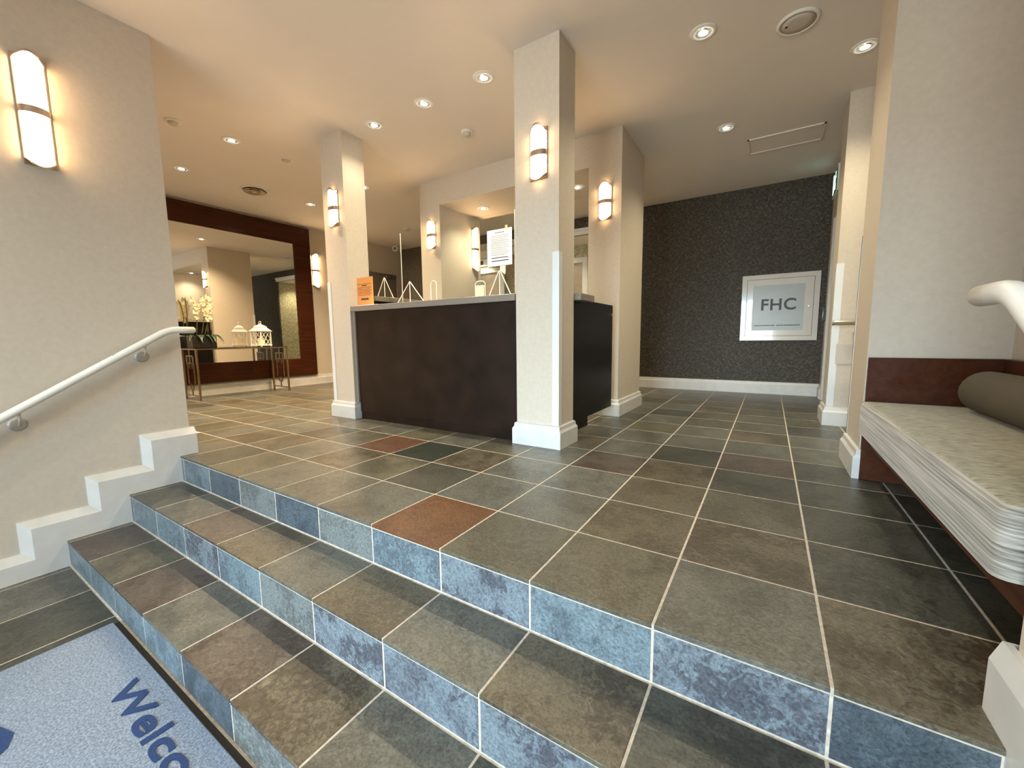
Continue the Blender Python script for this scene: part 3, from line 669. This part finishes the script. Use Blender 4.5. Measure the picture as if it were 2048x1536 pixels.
# far left door with closer
r = struct(mk('door_2', MB().box(XM, XM+.012, 6.86*U, 7.96*U, .003, 2.74*U), 'door_grey'), 'dull taupe door in the far wall')
mk('door_frame', MB().box(XM, XM+.03, 6.76*U, 6.86*U, 0, 2.84*U).box(XM, XM+.03, 7.96*U, 8.06*U, 0, 2.84*U).box(XM, XM+.03, 6.86*U, 7.96*U, 2.74*U, 2.84*U), 'door_paint', r)
mk('door_closer', MB().cbox(XM+.012, XM+.065, 7.55*U, 7.90*U, 2.62*U, 2.70*U, .004).box(XM+.03, XM+.045, 6.95*U, 7.55*U, 2.68*U, 2.70*U), 'steel', r)

# ------------------------------------------------------------------ reception desk
DF = 3.275*U
r = thing('reception_desk', (-3.1*U, 3.6*U, 0), 'dark espresso reception desk between two pillars', 'reception desk')
mk('front_panel', MB().cbox(-4.36*U, -1.99*U, DF, DF+.03, .07, 1.345*U, .002), 'espresso', r)
mk('toe_kick', MB().box(-4.36*U, -1.62*U, DF+.008, DF+.03, 0, .07), 'espresso', r)
mk('side_panel', MB().cbox(-1.66*U, -1.60*U, 3.565*U, 4.02*U, .05, 1.345*U, .002), 'black_gate', r)
mk('side_toe_kick', MB().box(-1.74*U, -1.69*U, 3.565*U, 3.95*U, 0, .05), 'black_gate', r)
mk('end_trim', MB().box(-4.415*U, -4.365*U, DF-.012, DF+.03, .157, 1.345*U), 'stone_counter', r)
mk('inner_shelf', MB().box(-4.36*U, -1.70*U, 3.62*U, 4.0*U, .72, .745), 'espresso', r)
mb = MB(); mb.cbox(-4.41*U, -2.01*U, 3.235*U, 3.75*U, 1.345*U, 1.41*U, .003); mb.cbox(-2.05*U, -1.50*U, 3.575*U, 3.92*U, 1.345*U, 1.41*U, .003)
tag(mk('countertop', mb, 'stone_counter'), 'grey stone top of the reception desk', 'countertop')
tag(mk('counter_ledge', MB().cbox(-4.88*U, -4.38*U, 3.60*U, 4.95*U, 1.50*U, 1.565*U, .003), 'stone_counter'), 'raised grey stone ledge on the desk return', 'countertop')
r = thing('desk_return', (-4.6*U, 4.3*U, 0), 'dark side wing of the desk carrying the raised ledge', 'cabinet')
mk('panel', MB().cbox(-4.82*U, -4.42*U, 3.60*U, 4.95*U, 0.001, 1.495*U, .002), 'black_gate', r)
r = thing('half_gate', (-1.61*U, 4.5*U, 0), 'black half height gate between the desk and the wall end', 'gate')
mk('leaf', MB().cbox(-1.655*U, -1.615*U, 4.04*U, 4.83*U, .115, 1.375*U, .002), 'black_gate', r)
mk('knob', MB().tube([(-1.615*U, 4.74*U, 1.26*U), (-1.595*U, 4.74*U, 1.26*U)], .011, 12), 'chrome', r)
CT = 1.41*U
# notices
def lines(root, x0, x1, y, ztop, rows, mat, dy=-.0012, rnd=None):
    rnd = rnd or random.Random(3); mb = MB()
    for (dz, h, a, b_) in rows:
        x = x0+(x1-x0)*a; xe = x0+(x1-x0)*b_
        while x < xe-.002:
            ww = min(rnd.uniform(.004, .014), xe-x); mb.box(x, x+ww, y+dy, y+dy+.0006, ztop-dz-h, ztop-dz); x += ww+.003
    return mb
r = thing('orange_notice', (-4.36*U, 3.30*U, CT), 'orange printed notice sheet at the desk end', 'notice')
ox0, ox1, oy, oz1 = -4.44*U, -4.12*U, 3.36*U, 1.765*U
mk('sheet', MB().box(ox0, ox1, oy, oy+.001, CT+.001, oz1), 'orange_paper', r)
mk('ruled_line', MB().box(ox0+.02, ox1-.02, oy-.001, oy-.0004, oz1-.062, oz1-.059), 'ink', r)
mk('heading_print', lines(r, ox0, ox1, oy, oz1, [(.070, .010, .35, .65)], 'ink'), 'ink', r)
mk('body_print', lines(r, ox0, ox1, oy, oz1, [(.090+.014*i, .006, .1, .92-.1*(i % 2)) for i in range(6)], 'ink'), 'ink_orange', r)
mk('footer_print', lines(r, ox0, ox1, oy, oz1, [(.190, .018, .28, .72)], 'ink'), 'ink', r)
tag(mk('paper_sheets', MB().box(-4.32*U, -3.93*U, 3.245*U, 3.42*U, CT+.0005, CT+.004), 'paper'), 'thin stack of white sheets lying on the desk top', 'paper')
# clear screens on the counter
def screen(x0, x1, y, z1, label):
    r = thing('plexiglass_screen', ((x0+x1)/2*U, y*U, CT), label, 'screen')
    mk('sheet', MB().box(x0*U, x1*U, y*U, y*U+.005, CT+.001, z1*U), 'plexi', r)
    for x in (x0, x1): mk('edge', MB().box(x*U-.002, x*U+.002, y*U-.0005, y*U+.0055, CT+.001, z1*U), 'acrylic_edge', r)
    return r
screen(-3.96, -2.28, 3.68, 2.31, 'tall clear plexiglass screen standing on the desk')
def brace(x, y, w_, z1, label, zb=CT, grp=None):
    r = thing('acrylic_holder', (x*U, y*U, zb), label, 'acrylic holder', grp)
    hx = w_*U/2; h = z1*U-zb
    mk('side_edge', MB().tube([(-hx, 0, .004), (-.01, 0, h-.012), (0, 0, h-.004)], .0042, 6), 'acrylic_edge', r, local=True)
    mk('side_edge', MB().tube([(hx, 0, .004), (.01, 0, h-.012), (0, 0, h-.004)], .0042, 6), 'acrylic_edge', r, local=True)
    mk('centre_edge', MB().tube([(0, 0, .002), (0, 0, h)], .0042, 6), 'acrylic_edge', r, local=True)
    mk('base', MB().box(-hx-.008, hx+.008, -.03, .03, 0, .005), 'acrylic_edge', r, local=True)
    mk('plate', MB().prism([(-hx, .006), (hx, .006), (0, h-.008)], 1, -.0015, .0015), 'plexi', r, local=True)
brace(-3.72, 3.58, .50, 1.695, 'triangular clear acrylic holder by the screen edge')
brace(-2.395, 3.56, .30, 1.695, 'triangular clear acrylic holder below the white notice')
brace(-4.60, 3.95, .34, 1.86, 'triangular clear acrylic holder on the raised ledge', 1.566*U)
def leaflet(x, y, w_, h, label):
    r = thing('brochure_holder', (x*U, y*U, CT), label, 'brochure holder')
    pts = [(-w_/2, 0, .004), (-w_/2, 0, h-.02), (-w_/2+.02, 0, h), (w_/2-.02, 0, h), (w_/2, 0, h-.02), (w_/2, 0, .004)]
    mk('rim', MB().tube(pts, .0035, 6), 'acrylic_edge', r, local=True); mk('back', MB().box(-w_/2, w_/2, -.001, .001, .004, h-.004), 'plexi', r, local=True)
    mk('foot', MB().box(-w_/2, w_/2, -.04, .02, 0, .004), 'acrylic_edge', r, local=True); return r
leaflet(-3.38, 3.63, .065, .20, 'small empty clear brochure holder with rounded top')
r = leaflet(-2.72, 3.66, .10, .16, 'small clear brochure holder filled with cream leaflets')
mk('leaflets', MB().box(-.045, .045, -.012, -.003, .006, .125), 'candle', r, local=True)
r = thing('white_notice', (-2.49*U, 3.66*U, 1.76*U), 'white typed notice sheet taped on the clear screen', 'notice')
wx0, wx1, wy, wz0, wz1 = -2.625*U, -2.31*U, 3.672*U, 1.765*U, 2.14*U
mk('sheet', MB().box(wx0, wx1, wy, wy+.001, wz0, wz1), 'paper', r)
mk('heading_print', lines(r, wx0, wx1, wy, wz1, [(.022, .006, .33, .70)], 'ink'), 'ink', r)
mk('body_print', lines(r, wx0, wx1, wy, wz1, [(.045+.0135*i, .005, .15, .88-.08*(i % 3 == 2)) for i in range(12)], 'ink'), 'ink_soft', r)
mk('bold_print', MB().box(wx0+.04, wx1-.035, wy-.001, wy-.0003, wz0+.060, wz0+.066).box(wx0+.04, wx1-.03, wy-.001, wy-.0003, wz0+.036, wz0+.043), 'ink', r)
mk('tape_strip', MB().box(wx1-.062, wx1-.040, wy-.0008, wy-.0002, wz1-.012, wz1+.022), 'tape', r)

# ------------------------------------------------------------------ lifts in the alcove
YL = YA-.012
def lift(x0, x1, label):
    r = thing('elevator', ((x0+x1)/2*U, YL, 0), label, 'elevator'); z1 = 2.72*U; c = .085
    cs = MB(); cs.box(x0*U-c, x0*U, YL-.035, YL, 0, z1+c); cs.box(x1*U, x1*U+c, YL-.035, YL, 0, z1+c); cs.box(x0*U, x1*U, YL-.035, YL, z1, z1+c)
    mk('casing', cs, 'white_trim', r); mid = (x0+x1)/2*U
    mk('door_panel', MB().box(x0*U, mid-.002, YL-.012, YL-.001, 0.003, z1), 'steel', r); mk('door_panel', MB().box(mid+.002, x1*U, YL-.012, YL-.001, .003, z1), 'steel', r)
    i = mk('floor_indicator', MB().cbox(mid-.20, mid+.20, YL-.02, YL, z1+c+.055, z1+c+.205, .003), 'white_trim', r); mk('display', MB().box(mid-.06, mid+.06, YL-.023, YL-.02, z1+c+.09, z1+c+.165), 'black_plastic', i)
lift(-7.30, -6.02, 'steel lift doors in white casing, beside the white notice')
lift(-5.02, -3.74, 'steel lift doors in white casing, nearer the half gate')

# ------------------------------------------------------------------ fire hose cabinet, exit sign, reader, door
fy = YB; fx0, fx1, fz0, fz1 = -.447*U, .635*U, .915*U, 2.01*U
r = thing('fire_hose_cabinet', ((fx0+fx1)/2, YB, fz0), 'white wall cabinet with FHC lettered glass on dark wallpaper', 'fire cabinet')
fr = MB(); b_ = .055
for a in ((fx0, fx1, fz0, fz0+b_), (fx0, fx1, fz1-b_, fz1), (fx0, fx0+b_, fz0+b_, fz1-b_), (fx1-b_, fx1, fz0+b_, fz1-b_)): fr.box(a[0], a[1], fy-.030, fy-.0005, a[2], a[3])
mk('frame', fr, 'fhc_white', r)
gx0, gx1, gz0, gz1 = fx0+.125, fx1-.145, fz0+.125, fz1-.135
dr = MB()
for a in ((fx0+b_+.004, gx0, fz0+b_+.004, fz1-b_-.004), (gx1, fx1-b_-.004, fz0+b_+.004, fz1-b_-.004), (gx0, gx1, fz0+b_+.004, gz0), (gx0, gx1, gz1, fz1-b_-.004)): dr.box(a[0], a[1], fy-.034, fy-.006, a[2], a[3])
d = mk('door', dr, 'fhc_white', r); mk('glass', MB().box(gx0, gx1, fy-.030, fy-.024, gz0, gz1), 'fhc_grey', d)
mk('lock', MB().tube([(fx1-.10, fy-.034, (fz0+fz1)/2), (fx1-.10, fy-.042, (fz0+fz1)/2)], .011, 12).box(fx1-.108, fx1-.092, fy-.05, fy-.042, (fz0+fz1)/2-.004, (fz0+fz1)/2+.004), 'steel', d)
RX = Matrix.Rotation(PI/2, 4, 'X')
textmesh('lettering', 'FHC', .195, 'fhc_ink', r, Matrix.Translation((gx0+.085, fy-.031, gz0+.255)) @ RX, offset=.004, sx=.98, spacing=1.08)
mk('small_print', lines(r, gx0+.02, gx1-.02, fy-.030, gz0+.068, [(0, .012, .02, .46), (0, .012, .50, .98)], 'ink', dy=-.0014), 'fhc_ink', r)
ey0, ey1, ez0, ez1 = 7.36*U, 7.86*U, 2.98*U, 3.34*U
r = thing('exit_sign', (XS, 7.6*U, ez0), 'green running man exit sign on the beige wall', 'exit sign')
mk('housing', MB().cbox(XS-.035, XS-.0005, ey0, ey1, ez0, ez1, .003), 'plastic_white', r)
mk('face', MB().box(XS-.037, XS-.035, ey0+.015, ey1-.015, ez0+.015, ez1-.015), 'exit_green', r)
mb = MB(); ycm = (ey0+ey1)/2-.02; zc = (ez0+ez1)/2
def ep(pts): mb.prism([(a, b2) for a, b2 in pts], 0, XS-.0385, XS-.037)
ep([(ycm+.014*math.cos(2*PI*i/12)-.03, zc+.085+.014*math.sin(2*PI*i/12)) for i in range(12)])
ep([(ycm-.035, zc+.068), (ycm+.012, zc+.055), (ycm+.02, zc+.0), (ycm-.012, zc-.005)]); ep([(ycm-.04, zc+.06), (ycm-.075, zc+.03), (ycm-.068, zc+.02), (ycm-.03, zc+.045)])
ep([(ycm+.005, zc+.06), (ycm+.055, zc+.03), (ycm+.05, zc+.018), (ycm+.008, zc+.04)]); ep([(ycm-.012, zc), (ycm-.05, zc-.04), (ycm-.045, zc-.09), (ycm-.028, zc-.09), (ycm-.03, zc-.045), (ycm+.01, zc-.01)])
ep([(ycm+.02, zc), (ycm+.045, zc-.05), (ycm+.10, zc-.075), (ycm+.095, zc-.09), (ycm+.03, zc-.065), (ycm+.0, zc)])
ep([(ycm+.11, zc+.10), (ycm+.16, zc+.10), (ycm+.16, zc-.10), (ycm+.11, zc-.10)])
mk('running_figure', mb, 'exit_glow', r)
r = thing('card_reader', (XS, 7.93*U, 1.24*U), 'black card reader on the wall by the fire cabinet', 'card reader')
mk('body', MB().cbox(XS-.035, XS-.0005, 7.86*U, 8.0*U, 1.21*U, 1.42*U, .004), 'black_plastic', r); mk('light_strip', MB().box(XS-.037, XS-.035, 7.95*U, 7.965*U, 1.27*U, 1.36*U), 'steel', r)
d3 = struct(mk('door_3', MB().box(XS+.06, XS+.10, DW0+.002, DW1-.002, .004, DZ-.002), 'door_paint'), 'plain beige door in the passage wall')
cs = MB(); cs.box(XS-.015, XS+.0, DW0-.06, DW0, .0, DZ+.06); cs.box(XS-.015, XS, DW1, DW1+.06, .0, DZ+.06); cs.box(XS-.015, XS, DW0, DW1, DZ, DZ+.06)
cs.box(XS, XS+.06, DW0, DW0+.012, 0, DZ); cs.box(XS, XS+.06, DW1-.012, DW1, 0, DZ)
mk('door_casing', cs, 'white_trim', d3); mk('door_closer', MB().cbox(XS-.0, XS+.06, 7.0*U, 7.35*U, DZ-.10, DZ-.03, .004), 'bronze', d3)

# ------------------------------------------------------------------ handrails
def smoothpath(pts, r=.05, n=6):
    pts = [Vector(p) for p in pts]; out = [pts[0]]
    for i in range(1, len(pts)-1):
        a, b_, c = pts[i-1], pts[i], pts[i+1]; d1_ = (a-b_).normalized(); d2_ = (c-b_).normalized()
        p, q_ = b_+d1_*r, b_+d2_*r
        for k in range(n+1): t_ = k/n; out.append(p*(1-t_)**2+b_*2*t_*(1-t_)+q_*t_**2)
    return out+[pts[-1]]
def handrail(xc, xw, tip, label, brs):
    r = thing('handrail', (xc, YW, 1.1*U), label, 'handrail'); z0 = 1.098*U; yb = tip-.18*U
    slope = .63; ye = -0.35*U; ze = z0-(yb-ye)*slope
    path = smoothpath([(xc, tip, z0), (xc, yb, z0), (xc, ye, ze), (xc, ye-.3, ze)])
    e = Vector((0, 1, 0)); path = [path[0]+e*.004]+[path[0]-e*.004]+path[1:]
    mk('rail', MB().tube(path, [.014]+[.021]*(len(path)-1), 16), 'rail_white', r, smooth=False); autosmooth([c for c in r.children][0], 50)
    for y in brs:
        z = z0-(yb-y)*slope; sg = 1 if xw > xc else -1
        k = mk('bracket', MB().tube([(xc, y, z-.015), (xc, y, z-.055), (xc+sg*.03, y, z-.085), (xw, y, z-.085)], .006, 8), 'bracket_grey', r)
        mk('rosette', MB().tube([(xw-sg*.006, y, z-.085), (xw, y, z-.085)], [.028, .036], 18), 'bracket_grey', k)
    return r
hl = handrail(XL+.075, XL, 1.545*U, 'white round handrail on the beige stair wall', (1.20*U, .50*U, -.15*U))
mk('scuff', MB().tube([(XL+.075+.006, 1.00*U, (1.098-(1.365-1.00)*.63)*U+.020), (XL+.075+.004, 1.07*U, (1.098-(1.365-1.07)*.63)*U+.0205)], [.004, .002], 6), 'rail_scuff', hl)
handrail(XR-.075, XR, 1.60*U, 'white round handrail in front of the bench wall', (1.18*U, .4*U))
r = thing('passage_handrail', (.9*U, 5.5*U, 1.12*U), 'short white handrail end in the side passage', 'handrail')
mk('rail', MB().tube([(.545*U, 5.44*U, 1.12*U), (.56*U, 5.44*U, 1.12*U), (1.85*U, 5.44*U, 1.12*U)], [.016, .021, .021], 14), 'chrome', r)
mk('bracket', MB().tube([(.75*U, 5.44*U, 1.10*U), (.75*U, 5.44*U, 1.04*U), (.75*U, 5.64*U, 1.02*U)], .007, 8), 'chrome', r)
tag(mk('grey_patch', MB().cbox(.615*U, .80*U, 5.64*U-.006, 5.64*U-.0005, .68*U, .90*U, .001), 'grille'), 'grey rectangular patch under the passage handrail', 'wall plate')  # thin grey patch on the pier face below the rail

# ------------------------------------------------------------------ bench
bx0, bx1, by0, by1 = .565*U, 1.215*U, 1.50*U, 3.612*U; seat0, seat1 = .345*U, .551*U
r = thing('bench', ((bx0+bx1)/2, (by0+by1)/2, 0), 'built in mahogany bench in the wall niche', 'bench')
mk('end_panel', MB().cbox(bx0+.004, bx1, by1-.028, by1, 0.001, .844*U, .002), 'bench_wood', r)
mk('end_panel', MB().cbox(bx0+.03, bx1, by0+.004, by0+.03, 0.001, .844*U, .002), 'bench_wood', r)
mk('back_panel', MB().cbox(bx1-.028, bx1, by0+.03, by1-.028, .001, .844*U, .002), 'bench_wood', r)
mk('apron', MB().cbox(bx0+.025, bx0+.047, by0+.03, by1-.028, .255*U, seat0-.022, .002), 'bench_wood', r)
mk('seat_board', MB().box(bx0+.02, bx1-.028, by0+.03, by1-.028, seat0-.022, seat0-.001), 'bench_wood', r)
import bmesh
bm = bmesh.new(); bmesh.ops.create_cube(bm, size=1)
X0, X1, Y0, Y1 = .540*U, bx1-.03, by0+.035, by1-.03
for v in bm.verts: v.co = Vector(((X0+X1)/2+v.co.x*(X1-X0), (Y0+Y1)/2+v.co.y*(Y1-Y0), (seat0+seat1)/2+v.co.z*(seat1-seat0)))
ve = [e for e in bm.edges if abs(e.verts[0].co.z-e.verts[1].co.z) > .01]; bmesh.ops.bevel(bm, geom=ve, offset=.03, segments=4, affect='EDGES', profile=.5)
he = [e for e in bm.edges if abs(e.verts[0].co.z-e.verts[1].co.z) < .001 and abs(e.verts[0].co.z-seat1) < .001 and len(e.link_faces) == 2 and any(abs(f.normal.z) < .5 for f in e.link_faces)]
bmesh.ops.bevel(bm, geom=he, offset=.022, segments=3, affect='EDGES', profile=.5)
mb = MB(); mb.addbm(bm)
cu = mk('bench_cushion', mb, 'bench_fabric'); cu.data.materials.append(MATS['bench_top_fabric'])
autosmooth(cu, 60)
for p in cu.data.polygons:
    if p.normal.z > .8: p.material_index = 1
tag(cu, 'long striped grey tan seat cushion on the bench', 'cushion')
mb = MB(); rad = .118*U; prof = [(.0, .02), (.5, .004), (.85, .0), (1.0, .03)]
L0, L1 = 1.9*U, 3.40*U; pts = [(1.05*U, L0, seat1+rad), (1.05*U, L0+.02, seat1+rad), (1.05*U, L0+.05, seat1+rad), (1.05*U, L1-.05, seat1+rad), (1.05*U, L1-.02, seat1+rad), (1.05*U, L1, seat1+rad)]
mb.tube(pts, [rad*.6, rad*.9, rad, rad, rad*.9, rad*.6], 24)
tag(autosmooth(mk('bolster_cushion', mb, 'bolster'), 60), 'dark taupe bolster roll along the back of the bench', 'cushion')

# ------------------------------------------------------------------ welcome mat
mz = ZT[3]+.0005
r = thing('welcome_mat', (-2.4*U, .1*U, mz), 'grey blue doormat printed Welcome at the foot of the steps', 'doormat')
mk('backing', MB().cbox(-3.17*U, -.6*U, -.95*U, .632*U, mz, mz+.005, .001), 'rubber', r)
mk('pile', MB().cbox(-3.17*U, -.6*U, -.92*U, .605*U, mz+.005, mz+.014, .003), 'mat_pile', r)
textmesh('lettering', 'Welcome', .108, 'mat_blue', r, Matrix.Translation((-2.53*U, .435*U, mz+.0145)), extrude=.0006, offset=.0006, sx=1.9)
wt = [o for o in r.children if o.name.startswith('lettering')][0]
bm = bmesh.new()
for k, (dx, dy) in enumerate(((-.0022, -.003), (.0022, -.003), (-.0022, .003), (.0022, .003))):
    m2 = wt.data.copy(); m2.transform(Matrix.Translation((dx, dy, .0004*k))); bm.from_mesh(m2); bpy.data.meshes.remove(m2)
bm.to_mesh(wt.data); bm.free()
lg = MB(); cxx, cyy_ = -2.95*U, .16*U
lg.prism([(-3.05*U, -.25*U), (-2.9*U, .08*U), (-2.605*U, .165*U), (-2.53*U, .14*U), (-2.45*U, .06*U), (-2.42*U, -.06*U), (-2.45*U, -.2*U)], 2, mz+.0135, mz+.0150)
mk('emblem', lg, 'mat_blue', r)
